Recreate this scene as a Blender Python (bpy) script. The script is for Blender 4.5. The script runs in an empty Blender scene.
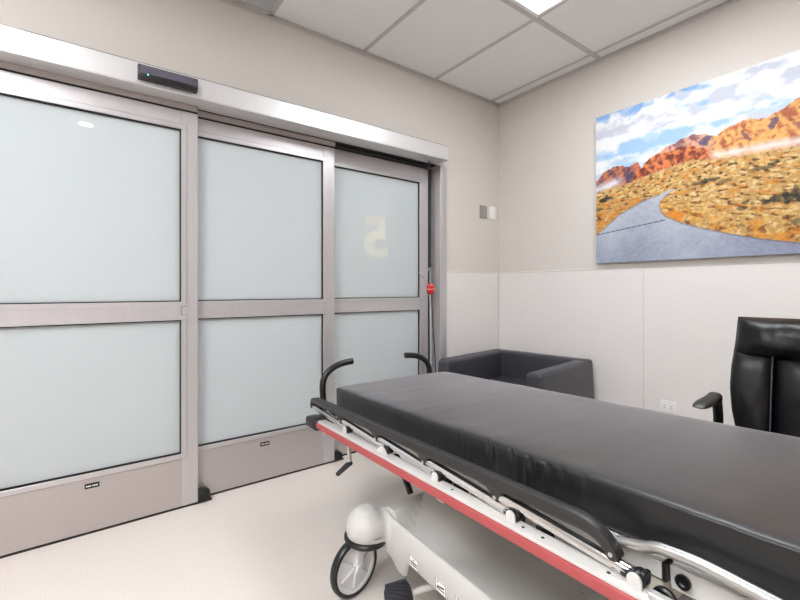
import bpy, bmesh, math, random
from mathutils import Vector, Matrix, noise
random.seed(7)
PI = math.pi
scene = bpy.context.scene
C = scene.collection

# ------------------------------------------------------------------ materials
def srgb(r, g, b):
    def f(c):
        c /= 255.0
        return c / 12.92 if c <= 0.04045 else ((c + 0.055) / 1.055) ** 2.4
    return (f(r), f(g), f(b), 1.0)

def mat(name, col, rough=0.5, metal=0.0, var=0.0, vscale=20.0, bump=0.0, bscale=200.0,
        coat=0.0, coat_rough=0.05, spec=0.5, stretch=None, rvar=0.0):
    m = bpy.data.materials.new(name); m.use_nodes = True
    nt = m.node_tree; n = nt.nodes; l = nt.links
    p = n['Principled BSDF']
    p.inputs['Base Color'].default_value = col
    p.inputs['Roughness'].default_value = rough
    p.inputs['Metallic'].default_value = metal
    p.inputs['Specular IOR Level'].default_value = spec
    p.inputs['Coat Weight'].default_value = coat
    p.inputs['Coat Roughness'].default_value = coat_rough
    tc = n.new('ShaderNodeTexCoord')
    src = tc.outputs['Object']
    if stretch:
        mp = n.new('ShaderNodeMapping'); mp.inputs['Scale'].default_value = stretch
        l.new(src, mp.inputs['Vector']); src = mp.outputs['Vector']
    if var > 0 or rvar > 0:
        t = n.new('ShaderNodeTexNoise'); t.inputs['Scale'].default_value = vscale
        t.inputs['Detail'].default_value = 5
        l.new(src, t.inputs['Vector'])
        if var > 0:
            r = n.new('ShaderNodeValToRGB')
            r.color_ramp.elements[0].position = 0.3; r.color_ramp.elements[1].position = 0.7
            r.color_ramp.elements[0].color = [c * (1 - var) for c in col[:3]] + [1]
            r.color_ramp.elements[1].color = [min(1, c * (1 + var)) for c in col[:3]] + [1]
            l.new(t.outputs['Fac'], r.inputs['Fac']); l.new(r.outputs['Color'], p.inputs['Base Color'])
        if rvar > 0:
            mr = n.new('ShaderNodeMapRange')
            mr.inputs['From Min'].default_value = 0.3; mr.inputs['From Max'].default_value = 0.7
            mr.inputs['To Min'].default_value = rough - rvar; mr.inputs['To Max'].default_value = rough + rvar
            l.new(t.outputs['Fac'], mr.inputs['Value']); l.new(mr.outputs['Result'], p.inputs['Roughness'])
    if bump > 0:
        t2 = n.new('ShaderNodeTexNoise'); t2.inputs['Scale'].default_value = bscale
        t2.inputs['Detail'].default_value = 3
        l.new(src, t2.inputs['Vector'])
        b = n.new('ShaderNodeBump'); b.inputs['Strength'].default_value = bump
        b.inputs['Distance'].default_value = 0.002
        l.new(t2.outputs['Fac'], b.inputs['Height']); l.new(b.outputs['Normal'], p.inputs['Normal'])
    return m

def emit(name, col, strength):
    m = bpy.data.materials.new(name); m.use_nodes = True
    nt = m.node_tree; nt.nodes.clear()
    e = nt.nodes.new('ShaderNodeEmission'); o = nt.nodes.new('ShaderNodeOutputMaterial')
    e.inputs['Color'].default_value = col; e.inputs['Strength'].default_value = strength
    nt.links.new(e.outputs[0], o.inputs[0])
    return m

def frosted():
    m = bpy.data.materials.new('frosted_glass'); m.use_nodes = True
    nt = m.node_tree; n = nt.nodes; l = nt.links
    p = n['Principled BSDF']; out = n['Material Output']
    p.inputs['Base Color'].default_value = srgb(207, 211, 213)
    p.inputs['Roughness'].default_value = 0.7
    p.inputs['Specular IOR Level'].default_value = 0.0
    p.inputs['Coat Weight'].default_value = 1.0
    p.inputs['Coat Roughness'].default_value = 0.012
    p.inputs['Coat IOR'].default_value = 1.5
    t = n.new('ShaderNodeBsdfTranslucent'); t.inputs['Color'].default_value = srgb(216, 221, 223)
    mx = n.new('ShaderNodeMixShader'); mx.inputs[0].default_value = 0.35
    l.new(p.outputs[0], mx.inputs[1]); l.new(t.outputs[0], mx.inputs[2])
    l.new(mx.outputs[0], out.inputs['Surface'])
    return m

M = {}
M['wall'] = mat('wall_paint', srgb(213, 206, 200), 0.75, bump=0.08, bscale=350, var=0.01, vscale=3)
M['panel'] = mat('wainscot_sheet', srgb(229, 224, 222), 0.45, var=0.008, vscale=4)
M['bead'] = mat('panel_bead', srgb(218, 213, 211), 0.5, var=0.01)
M['tile'] = mat('ceiling_tile', srgb(240, 239, 239), 0.85, bump=0.25, bscale=500, var=0.012, vscale=150)
M['tbar'] = mat('tile_grid_metal', srgb(196, 192, 190), 0.5, var=0.01)
M['greytile'] = mat('grey_panel', srgb(188, 191, 195), 0.6, var=0.015, vscale=60)
M['floor'] = mat('speckled_vinyl_floor', srgb(217, 208, 201), 0.38, var=0.075, vscale=150, rvar=0.04, spec=0.4)
M['alu'] = mat('brushed_aluminium', srgb(198, 194, 196), 0.36, metal=0.55, var=0.02, vscale=60, stretch=(1, 1, 0.03), rvar=0.04)
M['aluh'] = mat('brushed_header_aluminium', srgb(214, 212, 213), 0.40, metal=0.45, var=0.03, vscale=90, stretch=(30, 0.03, 60), rvar=0.05)
M['alurail'] = mat('bronze_tinted_aluminium', srgb(186, 178, 176), 0.42, metal=0.5, var=0.02, vscale=80)
M['gasket'] = mat('black_gasket', srgb(26, 25, 26), 0.6, var=0.05)
M['black'] = mat('black_plastic', srgb(22, 22, 24), 0.35, var=0.05, vscale=60)
M['glass'] = frosted()
M['decal'] = mat('cream_numeral_film', srgb(213, 216, 208), 0.6, coat=1.0, coat_rough=0.012, var=0.01)
M['smoke'] = mat('smoked_plastic', srgb(84, 80, 94), 0.25, var=0.03, coat=0.5)
M['white'] = mat('white_plastic', srgb(238, 236, 236), 0.4, var=0.01)
M['greyplate'] = mat('grey_plate', srgb(150, 144, 137), 0.5, var=0.06, vscale=120)
M['green'] = emit('green_led', (0.1, 1, 0.4, 1), 2.0)
M['red'] = mat('red_plastic', srgb(196, 22, 28), 0.25, var=0.03, coat=0.6)
M['pink'] = mat('pale_red_band', srgb(235, 120, 115), 0.3, var=0.03)
M['cord'] = mat('dark_cord', srgb(62, 60, 66), 0.6, var=0.05)
M['clear'] = mat('grey_tubing', srgb(176, 178, 184), 0.2, var=0.03, coat=0.6)
M['chrome'] = mat('chrome', srgb(226, 225, 224), 0.14, metal=1.0, var=0.01, rvar=0.02)
M['steel'] = mat('satin_steel', srgb(205, 204, 203), 0.42, metal=0.85, var=0.02, rvar=0.03)
M['tubing'] = mat('bright_steel_tube', srgb(190, 189, 188), 0.38, metal=1.0, var=0.02)
M['vinyl'] = mat('black_vinyl_mattress', srgb(20, 20, 22), 0.36, var=0.12, vscale=3.0, bump=0.10, bscale=120, rvar=0.05, spec=0.5)
for k_, v_ in (('Sheen Weight', 1.0), ('Sheen Roughness', .32), ('Sheen Tint', (.95, .93, 1, 1))): M['vinyl'].node_tree.nodes['Principled BSDF'].inputs[k_].default_value = v_
M['vinylscuff'] = M['vinyl']
M['railgrey'] = mat('charcoal_plastic', srgb(42, 41, 41), 0.42, var=0.05, vscale=80)
M['cream'] = mat('cream_enamel', srgb(214, 211, 208), 0.35, var=0.012, coat=0.3)
M['cream2'] = mat('beige_enamel', srgb(212, 206, 192), 0.4, var=0.015)
M['bumper'] = mat('red_bumper_strip', srgb(174, 76, 78), 0.5, var=0.03, vscale=30)
M['hood'] = mat('light_grey_hood_plastic', srgb(204, 201, 198), 0.45, var=0.012, vscale=8, bump=0.04, bscale=300)
M['tread'] = mat('navy_black_rubber', srgb(30, 30, 38), 0.6, var=0.06, vscale=90)
M['wheelgrey'] = mat('wheel_grey', srgb(228, 227, 228), 0.4, var=0.02)
M['sticker'] = mat('white_sticker', srgb(240, 239, 238), 0.5, var=0.01)
M['ink'] = mat('black_ink', srgb(38, 36, 34), 0.6, var=0.03)
M['greyvinyl'] = mat('charcoal_upholstery', srgb(56, 56, 63), 0.42, var=0.05, vscale=5, bump=0.1, bscale=260, rvar=0.04)
M['leather'] = mat('black_leather', srgb(9, 9, 13), 0.34, var=0.1, vscale=20, bump=0.12, bscale=420, rvar=0.03, spec=0.4)
M['stitch'] = mat('dark_stitching', srgb(60, 58, 66), 0.6, var=0.05)
M['canvas'] = mat('canvas_side', srgb(150, 150, 152), 0.8, var=0.05)
M['lamp'] = emit('added_troffer_diffuser', (0.94, 0.975, 1.0, 1), 10.0)  # only for the ceiling lights added out of view
M['lamp2'] = emit('dimmed_troffer_diffuser', (0.94, 0.975, 1.0, 1), 6.2)
M['lampc'] = emit('corridor_diffuser', (0.96, 1.0, 1.0, 1), 4.5)
M['down'] = emit('downlight_lens', (1, 0.98, 0.95, 1), 25.0)
M['screen'] = mat('dark_screen', srgb(70, 74, 80), 0.2, var=0.03)
M['wood'] = mat('pale_laminate', srgb(210, 205, 200), 0.5, var=0.03)

# ------------------------------------------------------------------ mesh helpers
class MB:
    def __init__(s, xf=None):
        s.bm = bmesh.new(); s.xf = xf; s.mats = []
    def mi(s, m):
        if m is None: return 0
        if m not in s.mats: s.mats.append(m)
        return s.mats.index(m)
    def _merge(s, b, m=None, M4=None):
        i = s.mi(m)
        if M4 is not None: bmesh.ops.transform(b, matrix=M4, verts=b.verts)
        mp = {}
        for v in b.verts: mp[v] = s.bm.verts.new(v.co)
        for f in b.faces:
            try:
                nf = s.bm.faces.new([mp[v] for v in f.verts]); nf.material_index = i; nf.smooth = True
            except ValueError: pass
        b.free()
    def box(s, lo, hi, bev=0.0, seg=2, m=None, M4=None):
        b = bmesh.new(); bmesh.ops.create_cube(b, size=1.0)
        for v in b.verts:
            v.co = Vector([lo[k] + (v.co[k] + 0.5) * (hi[k] - lo[k]) for k in range(3)])
        if bev > 0: bmesh.ops.bevel(b, geom=list(b.edges), offset=bev, segments=seg, profile=0.5, affect='EDGES')
        s._merge(b, m, M4); return s
    def prism(s, pts, axis, a, c, bev=0.0, seg=2, m=None, M4=None):
        """2D outline pts in the two other axes (in order), extruded along axis from a to c"""
        b = bmesh.new(); o = [k for k in range(3) if k != axis]
        def mk(val):
            r = []
            for p in pts:
                co = [0, 0, 0]; co[axis] = val; co[o[0]] = p[0]; co[o[1]] = p[1]; r.append(b.verts.new(co))
            return r
        A = mk(a); B = mk(c); n = len(pts)
        b.faces.new(A[::-1]); b.faces.new(B)
        for k in range(n): b.faces.new([A[k], A[(k + 1) % n], B[(k + 1) % n], B[k]])
        bmesh.ops.recalc_face_normals(b, faces=b.faces)
        if bev > 0:
            ed = [e for e in b.edges if abs(e.verts[0].co[axis] - e.verts[1].co[axis]) < 1e-6]
            bmesh.ops.bevel(b, geom=ed, offset=bev, segments=seg, profile=0.5, affect='EDGES')
        s._merge(b, m, M4); return s
    def tube(s, path, r, n=12, m=None, closed=False, M4=None, flat=1.0, upv=None):
        P = [Vector(p) for p in path]; b = bmesh.new(); rings = []
        rr = r if isinstance(r, (list, tuple)) else [r] * len(P)
        nrm = None
        for k, p in enumerate(P):
            if closed: t = (P[(k + 1) % len(P)] - P[k - 1]).normalized()
            elif k == 0: t = (P[1] - P[0]).normalized()
            elif k == len(P) - 1: t = (P[-1] - P[-2]).normalized()
            else: t = ((P[k + 1] - p).normalized() + (p - P[k - 1]).normalized()).normalized()
            if nrm is None:
                a = Vector(upv) if upv else (Vector((0, 0, 1)) if abs(t.z) < 0.9 else Vector((1, 0, 0)))
                nrm = (a - t * a.dot(t)).normalized()
            else: nrm = (nrm - t * nrm.dot(t)).normalized()
            bi = t.cross(nrm)
            rings.append([b.verts.new(p + (nrm * math.cos(2 * PI * q / n) * flat + bi * math.sin(2 * PI * q / n)) * rr[k]) for q in range(n)])
        L = len(rings)
        for k in range(L if closed else L - 1):
            A = rings[k]; B = rings[(k + 1) % L]
            for q in range(n): b.faces.new([A[q], A[(q + 1) % n], B[(q + 1) % n], B[q]])
        if not closed: b.faces.new(rings[0][::-1]); b.faces.new(rings[-1])
        s._merge(b, m, M4); return s
    def lathe(s, prof, n=32, m=None, M4=None, axis=2, caps=True):
        """prof: (radius, height) list"""
        b = bmesh.new(); rings = []
        for (r, z) in prof:
            if r < 1e-6: rings.append([b.verts.new((0, 0, z))])
            else: rings.append([b.verts.new((r * math.cos(2 * PI * q / n), r * math.sin(2 * PI * q / n), z)) for q in range(n)])
        for A, B in zip(rings, rings[1:]):
            for q in range(n):
                a0 = A[q % len(A)]; a1 = A[(q + 1) % len(A)]; b0 = B[q % len(B)]; b1 = B[(q + 1) % len(B)]
                f = []
                for v in (a0, a1, b1, b0):
                    if v not in f: f.append(v)
                if len(f) > 2: b.faces.new(f)
        if caps and len(rings[0]) > 1: b.faces.new(rings[0][::-1])
        if caps and len(rings[-1]) > 1: b.faces.new(rings[-1])
        if axis == 0: bmesh.ops.transform(b, matrix=Matrix.Rotation(PI / 2, 4, 'Y'), verts=b.verts)
        if axis == 1: bmesh.ops.transform(b, matrix=Matrix.Rotation(-PI / 2, 4, 'X'), verts=b.verts)
        s._merge(b, m, M4); return s
    def grid(s, fn, nu, nv, m=None, wrap=False, caps=False):
        """fn(i/nu, j/nv) -> point"""
        b = bmesh.new()
        cols = nu if wrap else nu + 1
        V = [[b.verts.new(fn(i / nu, j / nv)) for j in range(nv + 1)] for i in range(cols)]
        for i in range(nu):
            for j in range(nv):
                b.faces.new([V[i][j], V[(i + 1) % cols][j], V[(i + 1) % cols][j + 1], V[i][j + 1]])
        if caps and wrap:
            b.faces.new([V[i][0] for i in range(cols)][::-1]); b.faces.new([V[i][nv] for i in range(cols)])
        s._merge(b, m); return s
    def build(s, name, m, parent=None, ang=35.0, loc=None):
        if s.xf is not None: bmesh.ops.transform(s.bm, matrix=s.xf, verts=s.bm.verts)
        bmesh.ops.remove_doubles(s.bm, verts=s.bm.verts, dist=1e-6)
        bmesh.ops.recalc_face_normals(s.bm, faces=s.bm.faces)
        lim = math.radians(ang)
        for e in s.bm.edges:
            if len(e.link_faces) == 2 and e.calc_face_angle(0) > lim: e.smooth = False
        me = bpy.data.meshes.new(name); s.bm.to_mesh(me); s.bm.free()
        o = bpy.data.objects.new(name, me); C.objects.link(o)
        if s.mats:
            for q in s.mats: me.materials.append(q)
        else: me.materials.append(m)
        if parent is not None: o.parent = parent
        if loc is not None: o.location = loc
        return o

def tag(o, label, cat, group=None, kind=None):
    o['label'] = label; o['category'] = cat
    if group: o['group'] = group
    if kind: o['kind'] = kind
    return o

def empty(name, loc=(0, 0, 0), rz=0.0):
    o = bpy.data.objects.new(name, None); o.empty_display_size = 0.1; C.objects.link(o)
    o.location = loc; o.rotation_euler = (0, 0, rz); return o

def copy_tree(o, parent=None):
    c = o.copy(); C.objects.link(c)
    if parent is not None: c.parent = parent
    for ch in list(o.children): copy_tree(ch, c)
    return c

def smooth_path(pts, n=8):
    """Catmull-Rom through pts"""
    P = [Vector(p) for p in pts]; P = [P[0] * 2 - P[1]] + P + [P[-1] * 2 - P[-2]]
    out = []
    for k in range(1, len(P) - 2):
        for q in range(n):
            t = q / n; a, b, c, d = P[k - 1], P[k], P[k + 1], P[k + 2]
            out.append(0.5 * ((2 * b) + (c - a) * t + (2 * a - 5 * b + 4 * c - d) * t * t + (3 * b - a - 3 * c + d) * t ** 3))
    out.append(P[-2]); return out

def sst(a, b, x):
    t = max(0.0, min(1.0, (x - a) / (b - a))); return t * t * (3 - 2 * t)

# ------------------------------------------------------------------ camera
CAMX, CAMY, CAMZ = 2.346, -2.762, 1.086
cam = bpy.data.cameras.new('camera'); co = bpy.data.objects.new('camera', cam); C.objects.link(co)
YAW = math.atan2(570.0, 421.7)
co.location = (CAMX, CAMY, CAMZ); co.rotation_euler = (PI / 2, 0, YAW)
cam.sensor_width = 36; cam.lens = 421.7 / 800 * 36; cam.shift_y = -11.0 / 800; cam.clip_start = 0.02
scene.camera = co

# ------------------------------------------------------------------ room
RX, RY, H = 4.35, -5.0, 2.626
OY0, OY1 = -3.30, -0.62           # sliding door opening along the door wall
def struct(o, label, cat): return tag(o, label, cat, kind='structure')
struct(MB().box((-2.2, RY - .1, -0.1), (RX + .1, 0.1, 0.0)).build('floor', M['floor']), 'beige speckled sheet vinyl floor of the exam room', 'floor')
wl = MB()
wl.box((-0.16, OY1, 0), (0, 0.0, H)); wl.box((-0.16, RY, 0), (0, OY0, H)); wl.box((-0.16, OY0, 2.08), (0, OY1, H))
wall_l = struct(wl.build('wall_left', M['wall']), 'beige painted wall around the sliding glass doors', 'wall')
wall_b = struct(MB().box((-2.2, 0, 0), (RX, 0.1, H)).build('wall_back', M['wall']), 'beige painted wall behind the landscape canvas', 'wall')
struct(MB().box((RX, RY - .1, 0), (RX + .1, 0.1, H)).build('wall_right', M['wall']), 'plain wall opposite the sliding doors', 'wall')
struct(MB().box((-2.2, RY - .1, 0), (RX, RY, H)).build('wall_front', M['wall']), 'plain wall behind the viewer', 'wall')
struct(MB().box((-2.3, RY - .1, 0), (-2.2, 0.1, H)).build('wall_corridor', M['white']), 'far corridor wall beyond the frosted doors', 'wall')
ceil = struct(MB().box((-2.2, RY - .1, H), (RX + .1, 0.1, H + 0.08)).build('ceiling', M['tile']), 'white suspended ceiling of mineral tiles', 'ceiling')
# T-bar grid (faces a touch below the tiles)
g = MB(); tb = 0.012
GY = [-0.106 - 0.61 * k for k in range(9)]; GX = [0.875 + 1.22 * k for k in range(3)]
for y in GY:
    if y > RY: g.box((0.0, y - tb, H - 0.004), (RX, y + tb, H + 0.002))
for x in GX: g.box((x - tb * 1.3, RY, H - 0.0045), (x + tb * 1.3, 0, H + 0.002))
g.build('tile_grid', M['tbar'], ceil)
a = MB()
a.box((0, RY, H - 0.004), (0.022, 0, H)); a.box((0, -0.022, H - 0.004), (RX, 0, H))
a.box((0, RY, H - 0.022), (0.0015, 0, H)); a.box((0, -0.0015, H - 0.022), (RX, 0, H))
a.build('wall_angle', M['tbar'], ceil)

# wainscot sheets and beads
t = 0.004
p = MB(); p.box((0, OY1 + 0.005, 0.0), (t, -t, 1.216), 0.0008, 1); p.build('wainscot_panel', M['panel'], wall_l)
p = MB(); p.box((0.0, -t, 0), (1.1455, 0, 1.216), 0.0008, 1); p.box((1.1495, -t, 0), (2.3655, 0, 1.216), 0.0008, 1)
p.box((2.3695, -t, 0), (3.6, 0, 1.216), 0.0008, 1); p.box((3.604, -t, 0), (RX, 0, 1.216), 0.0008, 1)
p.build('wainscot_panel', M['panel'], wall_b)
tr = MB(); tr.box((0, OY1 + 0.005, 1.214), (0.0065, -0.0, 1.2225), 0.002, 1)
struct(tr.build('trim_1', M['bead']), 'thin top bead of wall sheeting beside the sliding doors', 'trim')
tr = MB(); tr.box((0, -0.0065, 1.214), (RX, 0, 1.2225), 0.002, 1)
struct(tr.build('trim_2', M['bead']), 'thin top bead of wall sheeting under the canvas', 'trim')
tr = MB(); tr.box((1.143, -0.0065, 0.0), (1.152, 0, 1.2145), 0.002, 1)
struct(tr.build('trim_3', M['bead']), 'upright joint bead on the wall sheeting under the canvas', 'trim')
tr = MB(); tr.prism([(0, -0.02), (0.0055, -0.02), (0.0055, -0.0055), (0.02, -0.0055), (0.02, 0), (0, 0)], 2, 0, 1.2145)
struct(tr.build('trim_4', M['bead']), 'inside corner strip between the two sheeted walls', 'trim')

# ------------------------------------------------------------------ ceiling lights
def troffer(x0, x1, y0, y1, label, lens='lamp'):
    r = empty('ceiling_light', ((x0 + x1) / 2, (y0 + y1) / 2, H))
    w, d = (x1 - x0) / 2, (y1 - y0) / 2
    f = MB(); k = 0.022
    for lo, hi in (((-w, -d), (w, -d + k)), ((-w, d - k), (w, d)), ((-w, -d + k), (-w + k, d - k)), ((w - k, -d + k), (w, d - k))):
        f.box((lo[0], lo[1], -0.008), (hi[0], hi[1], 0.0), 0.0015, 1)
    f.build('frame', M['white'], r)
    MB().box((-w + k, -d + k, -0.006), (w - k, d - k, -0.002)).build('diffuser', M[lens], r)
    return tag(r, label, 'ceiling light', 'recessed ceiling lights')
troffer(0.892, 2.078, -1.322, -0.722, 'rectangular white ceiling light nearest the landscape canvas', 'lamp2')
troffer(0.892, 2.078, -3.762, -3.162, 'added unseen ceiling light brightening the room from behind the viewer')  # added out of view to raise the overall brightness
troffer(2.112, 3.298, -4.372, -3.772, 'added unseen ceiling light brightening the room from farthest behind the viewer')  # second unseen fill light, added for brightness
dl = empty('downlight', (2.6, -2.78, H))
MB().lathe([(0.055, -0.002), (0.085, -0.006), (0.085, 0.0)], 32, caps=False).build('trim_ring', M['white'], dl)
MB().lathe([(0.0, -0.003), (0.056, -0.003)], 32).build('lens', M['down'], dl)
tag(dl, 'small round ceiling downlight mirrored in the frosted doors', 'downlight')
# grey access panel in the edge row
gp = empty('ceiling_access_panel', (0.44, -2.24, H))
MB().box((-0.40, -0.29, -0.006), (0.415, 0.285, 0.0), 0.0015, 1).build('plate', M['greytile'], gp)
f = MB()
for lo, hi in (((-0.418, -0.298), (0.42, -0.286)), ((-0.418, 0.283), (0.42, 0.294)), ((-0.418, -0.286), (-0.402, 0.283)), ((0.413, -0.286), (0.42, 0.283))):
    f.box((lo[0], lo[1], -0.009), (hi[0], hi[1], 0.0))
f.build('frame', M['tbar'], gp)
tag(gp, 'grey ceiling panel above the left part of the sliding doors', 'ceiling panel')

# corridor lighting (beyond the frosted doors)
cl = MB().box((-1.5, -3.6, H - 0.012), (-0.8, -0.5, H - 0.002)).build('corridor_light', M['lampc'])
tag(cl, 'long ceiling light of the corridor beyond the frosted doors', 'ceiling light')

# ------------------------------------------------------------------ sliding doors
def door(name, d, y0, y1, gy0, gy1, label, plate=None, numeral=False, top=1.967, knob=False):
    r = empty(name, (d, (y0 + y1) / 2, 0)); yc = (y0 + y1) / 2
    struct(r, label, 'sliding door')
    T = 0.042; z0 = 0.012
    zs = (z0, 0.272, 0.933, 1.024, 1.875, top)
    a, b, ga, gb = y0 - yc, y1 - yc, gy0 - yc, gy1 - yc
    s = MB()
    s.box((-T, a, z0), (0, ga, top), 0.002, 1); s.box((-T, gb, z0), (0, b, top), 0.002, 1)
    s.build('stile', M['alu'], r)
    s = MB()
    s.box((-T + .002, ga, zs[0]), (-0.0012, gb, zs[1]), 0.0015, 1); s.build('bottom_rail', M['alurail'], r)
    s = MB(); s.box((-T + .002, ga, zs[2]), (-0.0012, gb, zs[3]), 0.0015, 1)
    s.box((-0.0012, ga, zs[2] + 0.022), (0.003, gb, zs[3] - 0.02), 0.002, 1); s.build('middle_rail', M['alu'], r)
    s = MB(); s.box((-T + .002, ga, zs[4]), (-0.0012, gb, zs[5]), 0.0015, 1)
    s.box((-0.0012, ga, zs[4] + 0.026), (0.0005, gb, zs[4] + 0.028)); s.build('top_rail', M['alu'], r)
    # glazing stops: raised strips round each light
    st = MB(); w = 0.024
    for (za, zb) in ((zs[1], zs[2]), (zs[3], zs[4])):
        for lo, hi in (((ga - w, za - w), (gb + w, za)), ((ga - w, zb), (gb + w, zb + w)), ((ga - w, za), (ga, zb)), ((gb, za), (gb + w, zb))):
            st.box((-0.001, lo[0], lo[1]), (0.004, hi[0], hi[1]), 0.0012, 1)
    st.build('glazing_bead', M['alu'], r)
    sm_ = MB(); e_ = 0.0014
    for (za, zb) in ((zs[1], zs[2]), (zs[3], zs[4])):
        q0, q1, q2, q3 = ga - w, gb + w, za - w, zb + w
        for lo, hi in (((q0 - e_, q2 - e_), (q1 + e_, q2)), ((q0 - e_, q3), (q1 + e_, q3 + e_)), ((q0 - e_, q2), (q0, q3)), ((q1, q2), (q1 + e_, q3))):
            sm_.box((-0.001, lo[0], lo[1]), (0.0006, hi[0], hi[1]))
    sm_.build('seam_line', M['cord'], r)
    MB().box((-T + .004, a + .001, top), (-0.003, b - .001, top + .009)).build('top_dark_line', M['gasket'], r)  # black strip painting the dark gap between leaf and fascia
    gk = MB(); k = 0.005
    for (za, zb) in ((zs[1], zs[2]), (zs[3], zs[4])):
        for lo, hi in (((ga, za), (gb, za + k)), ((ga, zb - k), (gb, zb)), ((ga, za + k), (ga + k, zb - k)), ((gb - k, za + k), (gb, zb - k))):
            gk.box((-0.026, lo[0], lo[1]), (-0.002, hi[0], hi[1]))
    gk.build('gasket', M['gasket'], r)
    for (za, zb) in ((zs[1], zs[2]), (zs[3], zs[4])):
        MB().box((-0.022, ga + .002, za + .002), (-0.014, gb - .002, zb - .002)).build('frosted_pane', M['glass'], r)
    MB().box((-T + .006, a + .002, 0.0), (-0.006, b - .002, z0)).build('bottom_sweep', M['gasket'], r)
    if plate:
        pa, pb, pz0, pz1 = plate
        pl = MB().box((-0.0012, pa - yc, pz0), (0.0025, pb - yc, pz1), 0.001, 1).build('name_plate', M['black'], r)
        m = MB(); L = pb - pa; zc = (pz0 + pz1) / 2
        for (s0, s1) in ((0.10, 0.2), (0.23, 0.34), (0.37, 0.44), (0.52, 0.6), (0.63, 0.74), (0.77, 0.88)):
            m.box((0.0025, pa - yc + L * s0, zc - 0.003), (0.003, pa - yc + L * s1, zc + 0.003))
        m.build('plate_lettering', M['sticker'], pl)
    if numeral:
        cu = bpy.data.curves.new('numeral_curve', 'FONT'); cu.body = '5'; cu.size = 0.36; cu.extrude = 0.001; cu.offset = 0.012
        cu.align_x = 'CENTER'; cu.align_y = 'CENTER'
        tmp = bpy.data.objects.new('numeral_tmp', cu); C.objects.link(tmp)
        dg = bpy.context.evaluated_depsgraph_get(); dg.update()
        me = bpy.data.meshes.new_from_object(tmp.evaluated_get(dg))
        bpy.data.objects.remove(tmp)
        # text lies in x/y; stand it up and mirror it (it is read from the corridor)
        xs = [v.co.x for v in me.vertices]; ys = [v.co.y for v in me.vertices]
        sx = 0.20 / (max(xs) - min(xs)); sy = 0.285 / (max(ys) - min(ys)); mx = (max(xs) + min(xs)) / 2; my = (max(ys) + min(ys)) / 2
        for v in me.vertices:
            x, y, z = v.co; v.co = (-0.0135 + z * 0.3, -(x - mx) * sx + (-1.165 - yc), 1.443 + (y - my) * sy)
        me.materials.append(M['decal'])
        o = bpy.data.objects.new('room_numeral', me); C.objects.link(o); o.parent = r
        o['label'] = 'pale mirrored room numeral on the upper pane'
    return r
door('door_1', 0.030, -3.23, -2.316, -3.15, -2.392, 'front sliding door of frosted glass at far left', (-2.774, -2.721, 0.204, 0.226))
door('door_2', -0.022, -2.40, -1.520, -2.326, -1.598, 'middle sliding door of frosted glass behind the front one', (-1.985, -1.933, 0.202, 0.224))
door('door_3', -0.074, -1.60, -0.71, -1.522, -0.79, 'rear sliding door whose upper pane shows a mirrored 5', None, True, 1.985)
# jambs, and a black strip standing in for the dark gap by the rear door
j = MB()
j.box((-0.155, -0.672, 0), (0.022, OY1 + 0.012, 2.0), 0.002, 1); j.box((-0.155, -0.672, 2.0), (-0.001, OY1 + 0.002, 2.079))
j.box((0.022, -0.655, 0), (0.026, -0.632, 2.0), 0.001, 1)
struct(j.build('trim_5', M['alu']), 'aluminium door jamb next to the light switches', 'trim')
j = MB(); j.box((-0.155, OY0, 0), (0.022, OY0 + 0.06, 2.0), 0.002, 1)
struct(j.build('trim_6', M['alu']), 'aluminium door jamb at the far left end', 'trim')
j = MB(); j.box((-0.145, -0.709, 0.0), (-0.085, -0.673, 1.995))
struct(j.build('trim_7', M['gasket']), 'black strip standing in for the dark gap between rear sliding door and jamb', 'trim')
hd = empty('door_header', (0, -1.98, 2.0))
y0, y1 = OY0 + 0.07 + 1.98, -0.705 + 1.98
m = MB(); m.box((0.045, y0, 0.0), (0.140, y1, 0.100), 0.002, 1)
m.box((0.0, y0, 0.004), (0.045, y1, 0.097), 0.001, 1)
hc = m.build('header_cover', M['aluh'], hd)
MB().box((0.1398, y0, 0.0055), (0.1407, y1 - .001, 0.0068)).build('lower_seam', M['alurail'], hc)
MB().box((0.0, y0, 0.0995), (0.1385, y1, 0.1015)).build('top_dark_line', M['gasket'], hd)  # thin dark line where the header top meets the wall
MB().box((-0.0, y1, -0.002), (0.1405, y1 + 0.004, 0.102), 0.001, 1).build('end_cap', M['aluh'], hd)
tag(hd, 'long brushed aluminium header box above the sliding doors', 'door header')

tk = struct(empty('trim_8', (0, -1.98, 2.0)), 'overhead track of the sliding doors under the header', 'trim')
# track fascia above each leaf
m = MB(); m.box((-0.010, y0, -0.024), (0.034, -2.316 + 1.98, 0.004), 0.001, 1)
m.box((-0.062, -2.316 + 1.98, -0.024), (-0.012, -1.52 + 1.98, 0.004), 0.001, 1)
m.build('track_fascia', M['alurail'], tk)
m = MB(); m.box((-0.135, y0, 0.004), (0.0, -0.672 + 1.98, 0.06)); m.box((-0.09, -1.52 + 1.98, -0.012), (-0.03, -0.71 + 1.98, 0.004))
m.build('track_channel', M['gasket'], tk)
sn = empty('motion_sensor', (0.140, -2.4645, 2.050))
MB().prism([(0, -0.029), (0.028, -0.029), (0.034, -0.012), (0.030, 0.029), (0, 0.029)], 1, -0.122, 0.122, 0.003).build('housing', M['black'], sn)
MB().prism([(0.0315, -0.008), (0.0352, -0.008), (0.0315, 0.0265), (0.0285, 0.0265)], 1, -0.112, 0.119, 0.001).build('smoked_cover', M['smoke'], sn)
MB().lathe([(0, 0), (0.003, 0), (0.002, 0.001), (0, 0.0012)], 10, axis=0, M4=Matrix.Translation((0.0345, -0.083, -0.012))).build('indicator_light', M['green'], sn)
tag(sn, 'black motion sensor bar with green light on the door header', 'sensor')

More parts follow.
